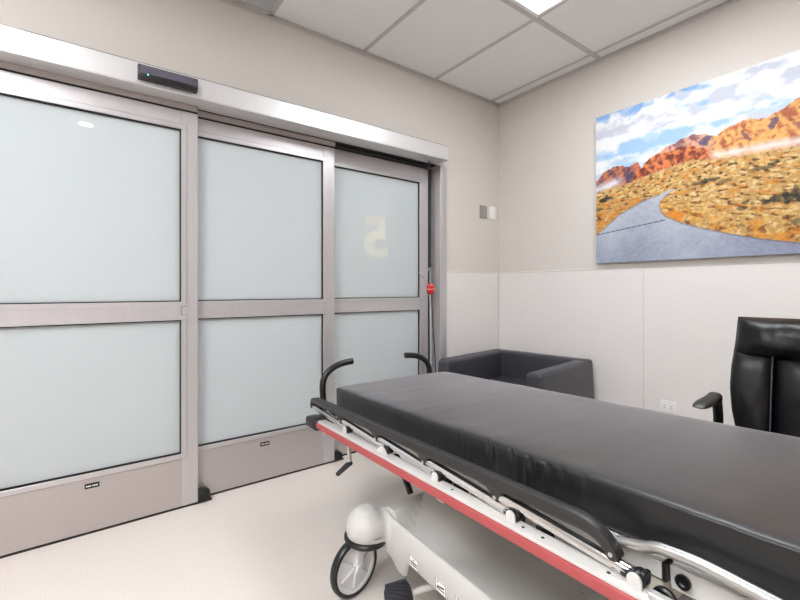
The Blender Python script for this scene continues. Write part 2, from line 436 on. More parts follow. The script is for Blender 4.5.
for (x0, x1, ya, yb, hh, lab) in ((-0.018, 0.028, -2.335, -2.257, 0.062, 'black floor guide block at the right edge of the front sliding door'),
                                  (-0.070, -0.024, -1.545, -1.462, 0.055, 'black floor guide block at the right edge of the middle sliding door')):
    gd = empty('door_floor_guide', ((x0 + x1) / 2, (ya + yb) / 2, 0.0)); w, l = (x1 - x0) / 2, (yb - ya) / 2
    MB().prism([(-l, 0.004), (l, 0.004), (l, hh - 0.012), (l - 0.016, hh), (-l, hh)], 0, -w, w, 0.004).build('block', M['black'], gd)
    MB().box((-w - .004, -l, 0.004), (w + .004, l + .006, 0.012), 0.001, 1).build('foot_plate', M['gasket'], gd)
    tag(gd, lab, 'door guide', 'floor guides of the sliding doors')

# ------------------------------------------------------------------ wall plates
sw = empty('wall_plate', (0, -0.190, 1.709))
MB().box((0, -0.040, -0.052), (0.006, 0.040, 0.052), 0.002, 2).build('plate', M['greyplate'], sw)
mm = MB()
for k in range(7): mm.box((0.006, -0.030, -0.042 + k * 0.0125), (0.0075, 0.030, -0.036 + k * 0.0125), 0.0005, 1)
mm.build('louvres', M['alurail'], sw)
tag(sw, 'small grey slotted plate on the wall between door frame and white switch', 'wall plate')
sw = empty('light_switch', (0, -0.080, 1.711))
MB().box((0, -0.041, -0.054), (0.012, 0.041, 0.054), 0.004, 2).build('plate', M['white'], sw)
MB().prism([(0.012, -0.032), (0.016, -0.032), (0.013, 0.032), (0.012, 0.032)], 1, -0.017, 0.017, 0.0005, 1).build('rocker', M['white'], sw)
tag(sw, 'white switch plate on the wall next to the room corner', 'light switch')
ol = empty('power_outlet', (1.287, -0.004, 0.39))
MB().box((-0.044, -0.006, -0.035), (0.044, 0, 0.035), 0.002, 2).build('cover_plate', M['white'], ol)
for sx in (-0.019, 0.019):
    rc = MB().lathe([(0, 0), (0.0165, 0), (0.016, 0.002), (0, 0.002)], 24, axis=1, M4=Matrix.Translation((sx, -0.008, 0))).build('socket', M['white'], ol)
    mm = MB()
    for zz in (-0.006, 0.006): mm.box((sx - 0.005, -0.0086, zz - 0.0012), (sx + 0.004, -0.0078, zz + 0.0012))
    mm.build('slots', M['ink'], rc)
tag(ol, 'white double power outlet low on the wall behind the stretcher', 'power outlet')

# ------------------------------------------------------------------ cord with red ball by the door
pc = empty('pull_cord', (0.058, -0.802, 0.40))
MB().tube([(0, -0.012, 1.598), (0, -0.010, 1.3), (0, -0.002, 0.875)], 0.0030, 8).build('upper_cord', M['cord'], pc)
MB().lathe([(0, 0), (0.0085, 0), (0.0095, 0.003), (0.0095, 0.036), (0.006, 0.042), (0, 0.042)], 16, M4=Matrix.Translation((0, -0.001, 0.838))).build('connector', M['black'], pc)
MB().tube(smooth_path([(0.002, -0.006, 0.838), (0.004, -0.022, 0.822), (0.004, -0.040, 0.790), (0.004, -0.062, 0.770), (0.004, -0.088, 0.772), (0.004, -0.100, 0.795), (0.004, -0.098, 0.806)], 6), 0.0042, 8).build('hook', M['chrome'], pc)
mm = MB()
for sx in (-0.006, 0.006): mm.tube([(0, sx, 0.842), (0, sx * 0.6 + .002, 0.72)], 0.0022, 6)
mm.build('loop_wire', M['clear'], pc)
prof = []
for k in range(17):
    a = -PI / 2 + PI * k / 16
    prof.append((0.0285 * math.cos(a) ** 0.45 if math.cos(a) > 1e-4 else 0.0, 0.04 * math.sin(a)))
bl = MB().lathe(prof, 24, M4=Matrix.Translation((0, 0.003, 0.686))).build('ball', M['red'], pc)
bl['label'] = 'red plastic ball'
MB().lathe([(0.0275, -0.006), (0.0292, -0.0045), (0.0292, 0.0045), (0.0275, 0.006)], 24, M4=Matrix.Translation((0, 0.003, 0.684))).build('pale_band', M['pink'], bl)
MB().tube(smooth_path([(0, 0.000, 0.655), (0, 0.004, 0.45), (0, 0.006, 0.1), (0, 0.004, -0.395)]), 0.0065, 8).build('lower_tube', M['clear'], pc)
MB().tube(smooth_path([(0.003, 0.010, 0.655), (0.002, 0.024, 0.42), (0.002, 0.050, 0.1), (0.003, 0.055, -0.395)]), 0.0038, 8).build('lower_cord', M['cord'], pc)
tag(pc, 'hanging cord with a red ball and hook in front of the door jamb', 'pull cord')

# ------------------------------------------------------------------ canvas picture
PX, PZ, PW, PH, PD = 0.861, 1.257, 1.60, 0.970, 0.034
def interp(poly, x):
    if x <= poly[0][0]: return poly[0][1]
    for (a, b) in zip(poly, poly[1:]):
        if x <= b[0]: return a[1] + (b[1] - a[1]) * (x - a[0]) / (b[0] - a[0])
    return poly[-1][1]
def fbm(x, y, s, o=4, z=0.0): return noise.fractal(Vector((x * s, y * s, z)), 1.0, 2.0, o)
GRASS = [(0, .472), (.222, .497), (.397, .534), (.554, .556), (.696, .527), (.825, .516), (1.016, .511), (1.3, .54), (1.6, .6)]
MLEFT = [(0, .545), (.04, .585), (.095, .614), (.14, .623), (.18, .605), (.222, .600), (.265, .607), (.29, .57), (.33, .50)]
RED = [(.215, .47), (.234, .51), (.282, .575), (.34, .62), (.397, .636), (.45, .63), (.503, .644), (.56, .635), (.602, .611), (.65, .57), (.69, .52)]
RANGE = [(.24, .53), (.282, .575), (.35, .622), (.424, .665), (.47, .67), (.503, .69), (.54, .692), (.568, .700), (.61, .68), (.65, .66), (.673, .658), (.71, .685), (.762, .697), (.817, .700), (.885, .684), (.943, .710), (.998, .745), (1.06, .74), (1.2, .78), (1.4, .70), (1.6, .74)]
ROADL = [(.0, .19), (.007, .196), (.048, .225), (.16, .309), (.282, .366), (.397, .396), (.475, .412)]
RLX = [(.0, .475), (.048, .475)]
RIGHT_TOP = [(.391, .306), (.397, .285), (.418, .26), (.503, .208), (.602, .168), (.74, .12), (.865, .082), (1.016, .048), (1.2, .01), (1.6, -.05)]
def mix(a, b, t): return tuple(a[k] + (b[k] - a[k]) * t for k in range(3))
def XR(z): return interp([(.306, .391), (.322, .389), (.348, .397), (.372, .418), (.392, .444), (.412, .476)], z)
def paint(x, z):
    n1 = fbm(x, z, 4.0, 5, 1.3); n2 = fbm(x, z, 18.0, 5, 4.1); n3 = fbm(x, z * 1.15, 62.0, 4, 7.7); n4 = fbm(x, z * 1.3, 38.0, 5, 17.2)
    jag = 0.010 * fbm(x, 0.0, 30, 5, 9.2)
    on_road = False; zl = interp(ROADL, x)
    if z < zl + .003 * n4 and x < .478:
        on_road = (x < XR(z) + .003 * n4) if z > .306 else x < .40
    if x >= .391 and z < interp(RIGHT_TOP, x) + .005 * n4: on_road = True
    if on_road:
        c = mix((172, 180, 200), (204, 208, 220), sst(0.05, 0.40, z))
        c = mix(c, (152, 156, 184), sst(0.5, 1.1, x) * 0.75)
        c = mix(c, (132, 134, 156), 0.25 * max(0, n3) + 0.30 * max(0, n1))
        c = mix(c, (222, 226, 234), 0.45 * max(0, -n1) + .2 * max(0, -n3))
        crack = 0.189 + (x - 0.007) * (0.236 - 0.189) / 0.417
        if x < 0.42: c = mix(c, (92, 92, 104), sst(.0042, .0012, abs(z - crack)))
        if x < 0.391: c = mix(c, (108, 90, 74), .7 * sst(.012, 0, zl - z + .004 * n2))
        if x > 0.391 and z < .306: c = mix(c, (104, 86, 80), .6 * sst(.012, 0, interp(RIGHT_TOP, x) - z))
        elif z >= .306: c = mix(c, (120, 100, 90), .5 * sst(.010, 0, XR(z) - x))
        return c
    gt = interp(GRASS, x) + jag * 0.4
    if z < gt:
        # tussocks shrink with distance up the slope
        far = sst(.15, .52, z + max(0, x - .9) * -.1)
        f1 = fbm(x, z * 1.3 - .25 * x, 17.0 + 20 * far, 5, 12.0); f2 = fbm(x, z * 1.6 - .2 * x, 10.0 + 10 * far, 5, 15.0)
        c = mix((206, 160, 96), (238, 206, 142), sst(-.35, .35, n2 * .6 + n3 * .6))
        c = mix(c, (250, 226, 170), 0.6 * sst(0.0, 0.6, n3 + .4 * n4))
        c = mix(c, (158, 104, 64), 0.8 * sst(0.05, 0.5, f1 + .35 * n3))
        c = mix(c, (92, 60, 42), 0.8 * sst(0.12, 0.55, f1 + .6 * n3 - .1))
        c = mix(c, (232, 148, 62), 0.6 * sst(0.05, 0.5, f2))
        d_r = z - interp(RIGHT_TOP, x) if x > 0.39 else 1
        if 0 < d_r < 0.15: c = mix(c, (240, 160, 56), 0.55 * (1 - d_r / 0.15) * sst(-0.3, 0.3, n2))
        if .39 < x < .52 and z < .33: c = mix(c, (236, 138, 40), 0.6 * sst(.33, .26, z) * sst(-.4, .2, n2))
        if x < 0.30 and z < 0.40: c = mix(c, (222, 138, 58), 0.55 * sst(-0.2, 0.3, n2))
        for (sx, sz, rx, rz, k) in ((.93, .272, .14, .026, .9), (1.02, .30, .09, .034, .9), (.80, .245, .05, .014, .6), (.64, .424, .062, .013, .8), (.60, .415, .05, .011, .65),
                                    (.85, .438, .06, .010, .6), (.93, .455, .05, .012, .7), (.065, .415, .035, .014, .95), (.03, .355, .03, .010, .6), (.70, .405, .03, .010, .5),
                                    (1.25, .33, .16, .04, .9), (1.45, .25, .10, .03, .9), (.02, .29, .02, .02, .7), (.78, .16, .03, .012, .45), (1.0, .15, .03, .02, .55)):
            q = ((x - sx) / rx) ** 2 + ((z - sz) / rz) ** 2 + 1.2 * n2 + 1.0 * n4
            if q < 1.2: c = mix(c, mix((92, 84, 68), (58, 56, 50), sst(-.2, .3, n3)), k * sst(1.2, 0.3, q))
        c = mix(c, (214, 178, 128), 0.5 * sst(.03, 0, gt - z))
        return c
    mist = max(0.0, 1 - abs(z - (0.556 - (x - .66) * 0.055)) / 0.034) * sst(0.62, 0.68, x) * 1.3
    mist = max(mist, max(0.0, 1 - abs(z - (0.49 + x * 0.18)) / 0.045) * sst(0.215, 0.10, x) * 1.3)
    mist = min(1.0, max(0, mist * (0.85 + 0.5 * n1 + 0.3 * n2)))
    def rock(light, dark, sh=0.0):
        rd = 1 - 2 * abs(fbm(x + z * .35, z * .30, 16.0, 5, 20.0)); r = .8 * rd - .25 + .8 * n4 + .45 * n3
        return mix(dark, light, sst(-0.55 + sh, 0.6 + sh, r))
    if z < interp(RED, x) + jag * 1.4 and .215 < x < .69:
        c = rock((244, 146, 92), (128, 60, 52), .04); return mix(c, (244, 240, 242), mist)
    if z < interp(MLEFT, x) + jag and x < .33:
        c = rock((216, 128, 92), (98, 76, 98), .12); return mix(c, (242, 242, 248), mist)
    if z < interp(RANGE, x) + jag and x > .24:
        k = sst(.60, .70, x)
        c = mix(rock((240, 180, 150), (142, 100, 110), .02), rock((252, 190, 116), (186, 106, 76), -.06), k)
        def shade(cx, cz, sl, rx, rz, col, kk):
            q = ((x - cx - (z - cz) * sl) / rx) ** 2 + ((z - cz) / rz) ** 2 + 1.2 * n2 + .8 * n4
            return mix(c, col, kk * sst(1.2, .4, q))
        c = shade(.618, .64, 0, .034, .03, (100, 92, 122), .8)
        c = shade(.905, .652, .5, .018, .035, (110, 90, 116), .8)
        c = shade(.80, .615, -.6, .012, .036, (116, 86, 104), .75)
        c = shade(.985, .63, -.5, .012, .04, (150, 92, 90), .6)
        return mix(c, (246, 234, 230), mist)
    cl = fbm(x * 0.75 + .3 * n1, z * 1.8, 3.6, 7, 31.0); c2 = fbm(x * 0.8 + 3, z * 1.7, 8.0, 6, 44.0)
    bias = 0.20 + 0.40 * sst(.5, .9, x) * sst(.72, .85, z) + 0.2 * sst(.2, .5, x) * sst(.98, .8, z)
    blue = mix((176, 212, 246), (140, 184, 240), sst(.75, 1.0, z))
    band = max(0, 1 - abs(z - (.745 + .03 * n1)) / .055) * sst(.30, .5, x) * sst(1.02, .85, x)
    t_ = sst(-0.45, 0.35, cl + 0.6 * c2 + bias - 0.85 * band)
    c = mix(blue, (250, 251, 253), t_)
    c = mix(c, (196, 202, 222), 0.7 * sst(0.0, 0.55, -c2 + 0.3 * cl + .1) * t_)
    if z > .93 and x < 0.62: c = mix(c, (124, 170, 238), 0.75 * sst(.05, .35, fbm(x, z * 1.6, 8, 5, 2.2)) * sst(.93, .96, z))
    return c
pic = empty('landscape_canvas', (PX, 0, PZ))
NX, NZ = 440, 268
bm = bmesh.new(); cl_layer = bm.loops.layers.float_color.new('print')
rows = []; cols = []
for j in range(NZ + 1):
    rv = []; rc = []
    for i in range(NX + 1):
        x, z = PW * i / NX, PH * j / NZ
        rv.append(bm.verts.new((x, -PD, z)))
        r_, g_, b_ = paint(x, z); rc.append([q * .80 for q in srgb(max(0, min(255, r_)), max(0, min(255, g_)), max(0, min(255, b_)))[:3]] + [1.0])
    rows.append(rv); cols.append(rc)
for j in range(NZ):
    for i in range(NX):
        q = [(j, i), (j, i + 1), (j + 1, i + 1), (j + 1, i)]
        fc = bm.faces.new([rows[a][b] for a, b in q])
        for lp, (a, b) in zip(fc.loops, q): lp[cl_layer] = cols[a][b]
me = bpy.data.meshes.new('printed_face'); bm.to_mesh(me); bm.free()
pm = bpy.data.materials.new('landscape_print'); pm.use_nodes = True
nn = pm.node_tree.nodes; ll = pm.node_tree.links; pb = nn['Principled BSDF']
at = nn.new('ShaderNodeAttribute'); at.attribute_name = 'print'
tc = nn.new('ShaderNodeTexCoord'); tn = nn.new('ShaderNodeTexNoise'); tn.inputs['Scale'].default_value = 230; tn.inputs['Detail'].default_value = 3
ll.new(tc.outputs['Object'], tn.inputs['Vector'])
mr = nn.new('ShaderNodeMapRange'); mr.inputs['From Min'].default_value = .3; mr.inputs['From Max'].default_value = .7
mr.inputs['To Min'].default_value = .93; mr.inputs['To Max'].default_value = 1.07
ll.new(tn.outputs['Fac'], mr.inputs['Value'])
vm = nn.new('ShaderNodeVectorMath'); vm.operation = 'SCALE'
ll.new(at.outputs['Color'], vm.inputs[0]); ll.new(mr.outputs['Result'], vm.inputs['Scale'])
ll.new(vm.outputs['Vector'], pb.inputs['Base Color']); pb.inputs['Roughness'].default_value = 0.6; pb.inputs['Specular IOR Level'].default_value = 0.2
me.materials.append(pm)
po = bpy.data.objects.new('printed_face', me); C.objects.link(po); po.parent = pic
MB().box((0.0004, -PD + .0006, 0.0004), (PW - .0004, -0.004, PH - .0004)).build('stretched_edge', M['canvas'], pic)
MB().box((0.03, -0.004, 0.03), (PW - .03, 0.0, PH - .03)).build('back_frame', M['wood'], pic)
tag(pic, 'large frameless canvas print of a road winding through grassland below red mountains', 'picture')

# ------------------------------------------------------------------ tub chair in the corner
tub = empty('tub_chair', (0.523, -0.446, 0.0), math.radians(8.0))
W, D, TZ, AT = 0.375, 0.36, 0.612, 0.10
def lean(mb):
    for v_ in mb.bm.verts:
        k_ = max(0.0, TZ - v_.co.z) * .05
        if abs(v_.co.x) > W - .03: v_.co.x += math.copysign(k_, v_.co.x)
for sd in (-1, 1):
    xa, xb = sorted((sd * (W - AT), sd * W))
    s = MB(); s.box((xa, -D - .01, .09), (xb, D - .012, TZ), .022, 5); lean(s)
    ar = s.build('armrest', M['greyvinyl'], tub)
    sm = MB(); sm.tube([(sd * (W - .013), -D + .012, TZ - .0015), (sd * (W - .013), D - 0.03, TZ - .0015)], 0.0022, 6)
    sm.build('piping', M['greyvinyl'], ar)
s = MB(); s.box((-W + .002, D - AT, .09), (W - .002, D, TZ + .003), .020, 5); lean(s)
s.build('backrest', M['greyvinyl'], tub)
MB().box((-W + AT + .003, -D - 0.03, 0.29), (W - AT - .003, D - AT - .004, 0.43), 0.03, 4).build('seat_cushion', M['greyvinyl'], tub)
MB().box((-W + AT, -D - 0.01, 0.10), (W - AT, D - AT - .02, 0.29), 0.008, 2).build('seat_base', M['greyvinyl'], tub)
for sx in (-1, 1):
    for sy in (-1, 1):
        MB().lathe([(0.016, 0), (0.024, 0.1)], 16, M4=Matrix.Translation((sx * .33, sy * .33, 0))).build('leg', M['black'], tub)
tag(tub, 'low charcoal tub armchair in the corner behind the stretcher', 'armchair')

# ------------------------------------------------------------------ executive office chair
ch = empty('office_chair', (2.045, -0.86, 0.0), math.radians(3.0))
# outline half width of the back against height
HW = [(0.44, .205), (.50, .222), (.56, .238), (.62, .251), (.70, .259), (.78, .257), (.84, .250), (.88, .246), (.94, .243), (.985, .240), (1.0, .232)]
def hw(z): return interp(HW, z)
def yb(z): return 0.10 + 0.10 * sst(.40, 1.0, z) + 0.012 * math.cos((z - .55) * 9)
def back_piece(x0f, x1f, z0, z1, th, y_off, name, material, parent, nx=22, nz=26, wr=0.0, p=3.2, seed=0.0, edge=None):
    """padded piece between x0f(z) and x1f(z), bulging forward (-y)"""
    s = MB()
    def pt(u, v, front):
        a = u * 2 - 1; b = v * 2 - 1
        z = z0 + (z1 - z0) * v
        xa, xb = x0f(z), x1f(z); x = xa + (xb - xa) * u
        h = max(0.0, (1 - abs(a) ** p)) ** 0.5 * max(0.0, (1 - abs(b) ** p)) ** 0.5
        w = wr * fbm(x * 1.0 + seed, z * 0.5, 14.0, 3, seed) * h
        return Vector((x, yb(z) + y_off - (th * h + w if front else -0.012 * h), z))
    s.grid(lambda u, v: pt(u, v, True), nx, nz); s.grid(lambda u, v: pt(u, v, False), nx, nz)
    return s.build(name, material, parent, 60)
bk = back_piece(lambda z: -hw(z) + .012, lambda z: hw(z) - .012, .44, .95, .035, 0.045, 'backrest', M['leather'], ch, 24, 30)
back_piece(lambda z: -hw(z), lambda z: hw(z), .822, .976, .080, 0.012, 'headrest_pillow', M['leather'], bk, 40, 24, 0.012, 2.6, 3.3)
back_piece(lambda z: -.128, lambda z: .128, .475, .852, .060, 0.012, 'centre_panel', M['leather'], bk, 24, 30, 0.006, 3.0, 8.1)
for sd in (-1, 1):
    if sd < 0: o = back_piece(lambda z: -hw(z), lambda z: -.122, .46, .858, .056, 0.012, 'side_bolster', M['leather'], bk, 20, 30, 0.005, 3.0, 1.7)
    else: o = back_piece(lambda z: .122, lambda z: hw(z), .46, .858, .056, 0.012, 'side_bolster', M['leather'], bk, 20, 30, 0.005, 3.0, 5.2)
    st = MB(); st.tube([(sd * .1255, yb(.48 + .4 * k / 14) - .030 - .012 * math.sin(PI * k / 14), .48 + .4 * k / 14) for k in range(15)], 0.0028, 6)
    st.build('stitched_seam', M['stitch'], bk)
    st = MB(); st.tube([(sd * (hw(.46 + .5 * k / 20) - .004), yb(.46 + .5 * k / 20) + .012, .46 + .5 * k / 20) for k in range(21)], 0.0045, 8)
    st.build('welt', M['leather'], bk)
def seatf(u, v):
    return None
s = MB()
def seat_pt(u, v, top):
    a = u * 2 - 1; b = v * 2 - 1
    x = .255 * a; y = -.10 + .27 * b
    h = max(0.0, 1 - abs(a) ** 4) ** .5 * max(0.0, 1 - abs(b) ** 4) ** .5
    return Vector((x, y, .40 + (.075 * h if top else -.03 * h)))
s.grid(lambda u, v: seat_pt(u, v, True), 24, 24); s.grid(lambda u, v: seat_pt(u, v, False), 24, 24)
s.build('seat', M['leather'], ch, 60)
for sd in (-1, 1):
    pth = smooth_path([(sd * .262, .06, .36), (sd * .285, .05, .42), (sd * .272, .04, .52), (sd * .262, .02, .60), (sd * .262, .0, .672)], 6)
    aw = MB(); aw.tube(pth, [.026] * 8 + [.022] * (len(pth) - 8), 12, flat=0.7); post = aw.build('armrest', M['black'], ch)
    pad = MB()
    def pp_(u, v, top):
        a = u * 2 - 1; b = v * 2 - 1
        wv = .021 + .006 * sst(.9, -.6, b)
        h = max(0.0, 1 - abs(a) ** 3) ** .5 * max(0.0, 1 - abs(b) ** 3) ** .5
        y = -.070 + .088 * b
        zc = .684 + .016 * b - .030 * sst(.55, 1.0, b)
        return Vector((sd * (.262 + .016 * sst(.2, -1, b)) + wv * a * (1 - .35 * abs(b) ** 4), y, zc + (.012 * h if top else -.014 * h)))
    pad.grid(lambda u, v: pp_(u, v, True), 14, 18); pad.grid(lambda u, v: pp_(u, v, False), 14, 18)
    pad.build('arm_pad', M['railgrey'], post, 60)
MB().lathe([(0.03, .09), (0.03, .22), (0.02, .22), (0.02, .35), (.05, .355), (.05, .372), (0, .372)], 20).build('gas_column', M['black'], ch)
bs = MB(); bs.lathe([(0.0, .075), (.045, .075), (.05, .09), (.045, .115), (0, .12)], 20)
for k in range(5):
    a = 2 * PI * k / 5 + .3
    bs.tube([(.03 * math.cos(a), .03 * math.sin(a), .098), (.16 * math.cos(a), .16 * math.sin(a), .09), (.29 * math.cos(a), .29 * math.sin(a), .072)], [.026, .022, .015], 10, flat=.8)
bs.build('star_base', M['black'], ch)
for k in range(5):
    a = 2 * PI * k / 5 + .3; cx, cy = .285 * math.cos(a), .285 * math.sin(a)
    cs = MB()
    for o_ in (-.016, .016):
        cs.lathe([(0, -.008), (.024, -.008), (.027, -.004), (.027, .004), (.024, .008), (0, .008)], 18, axis=0, M4=Matrix.Translation((cx, cy, .027)) @ Matrix.Rotation(a + .8, 4, 'Z') @ Matrix.Translation((o_, 0, 0)))
    cs.tube([(cx, cy, .03), (cx, cy, .075)], .007, 8)
    cs.build('caster', M['black'], ch)
tag(ch, 'black leather executive chair facing the stretcher under the canvas', 'office chair')

# ------------------------------------------------------------------ stretcher
SY = math.radians(-2.164)
U = Vector((math.cos(SY), math.sin(SY), 0)); V = Vector((-math.sin(SY), math.cos(SY), 0))
A = Vector((0.6718, -1.8818, 0.656))          # foot end near corner of the mattress top
CU, CV = 0.99, 0.3225
org = A + U * CU + V * CV; org.z = 0
str_ = empty('hospital_stretcher', org, SY)
tag(str_, 'wheeled patient stretcher with black mattress, folded side rails and red bumper strips', 'stretcher')
# litter coordinates (u along, v across, n up) -> stretcher frame; the litter tilts 2.24 deg, foot end down
TI = math.radians(2.243)
LX = Matrix.Translation((-CU, -CV, 0.656)) @ Matrix.Rotation(-TI, 4, 'Y')
BX = Matrix.Translation((-CU, -CV, 0.0))      # base coordinates (u, v, z)
def L(): return MB(LX)
def B(): return MB(BX)
ML, MW = 1.98, 0.645
# mattress: superellipse cross-section, crowned, wrinkled sides
def matt(u, w):
    # u along perimeter of cross-section, w along length
    per = u * 2 * PI
    c, s_ = math.cos(per), math.sin(per)
    e = 0.11
    y = math.copysign(abs(c) ** e, c); z = math.copysign(abs(s_) ** e, s_)
    x = ML * w
    # rounding of the two ends
    d = min(x, ML - x); er = 0.014
    sh = 0.0 if d >= er else er - math.sqrt(max(0, er * er - (er - d) ** 2))
    yy = MW / 2 + y * (MW / 2 - sh); zz = -0.0515 + z * (0.0485 - sh)
    top = sst(.3, 1, z)
    side = 1 - abs(z) ** 6
    if abs(y) > .97:
        wk = sst(.50, .62, w) * .35 + sst(.30, .4, w) * sst(.62, .5, w)
        ridge = noise.noise(Vector((x * 40 + zz * 26, 0.3 + x * 4, math.copysign(2.0, y))))
        yy += -math.copysign(1, y) * side * (.009 * wk * sst(0, .5, ridge) * (.4 + .6 * sst(-.9, .5, z)) + .0012 * fbm(x, zz, 6, 3, 2.0))
    zz += top * (0.0035 * (1 - y * y) + 0.0018 * fbm(x, yy, 5, 3, 5.5))
    return Vector((x, yy, zz))
NS, NL = 132, 460
mt = L()
def w_map(k): # denser near ends
    return k
mt.grid(lambda a, b: matt(a, (lambda t: 0.5 - 0.5 * math.cos(PI * t) if False else t)(b)), NS, NL, wrap=True, caps=True)
mattress = mt.build('mattress', M['vinyl'], str_, 50)
mattress['label'] = 'black vinyl mattress'
# deck under the mattress
s = L(); s.box((-0.012, 0.006, -0.112), (ML + .01, MW - .006, -0.1035), 0.002, 1)
s.box((-0.012, 0.006, -0.150), (1.345, 0.030, -0.112), 0.002, 1); s.box((-0.012, MW - .03, -0.150), (ML, MW - .006, -0.112), 0.002, 1)
s.box((1.36, -0.012, -0.145), (ML, 0.030, -0.104), 0.002, 1)
s.box((-0.012, 0.03, -0.150), (0.012, MW - .03, -0.112), 0.002, 1)
deck = s.build('deck_panel', M['cream'], str_)
s = L()
s.box((1.00, -0.022, -0.132), (1.352, 0.004, -0.102), 0.002, 1)
s.build('deck_slide', M['cream'], deck)
s = L(); s.box((1.352, -0.024, -0.134), (1.360, 0.005, -0.100), 0.002, 1); s.build('slide_end_cap', M['black'], deck)
s = L(); s.lathe([(0, 0), (.007, 0), (.009, .002), (.009, .005), (0.012, 0.005), (0.012, .0)], 20, caps=False, axis=1, M4=Matrix.Translation((1.383, -0.017, -0.121)) @ Matrix.Rotation(PI, 4, 'Z') @ Matrix.Translation((0, -.002, 0)))
s.build('grommet', M['black'], deck)
for (uu, nn_) in ((.70, -.119), (.705, -.127), (.26, -.122), (1.215, -.122), (1.22, -.13)):
    L().lathe([(0, 0), (.004, 0), (.0035, .002), (0, .0025)], 10, axis=1, M4=Matrix.Translation((uu, .006, nn_)) @ Matrix.Rotation(PI, 4, 'Z')).build('screw', M['ink'], deck)

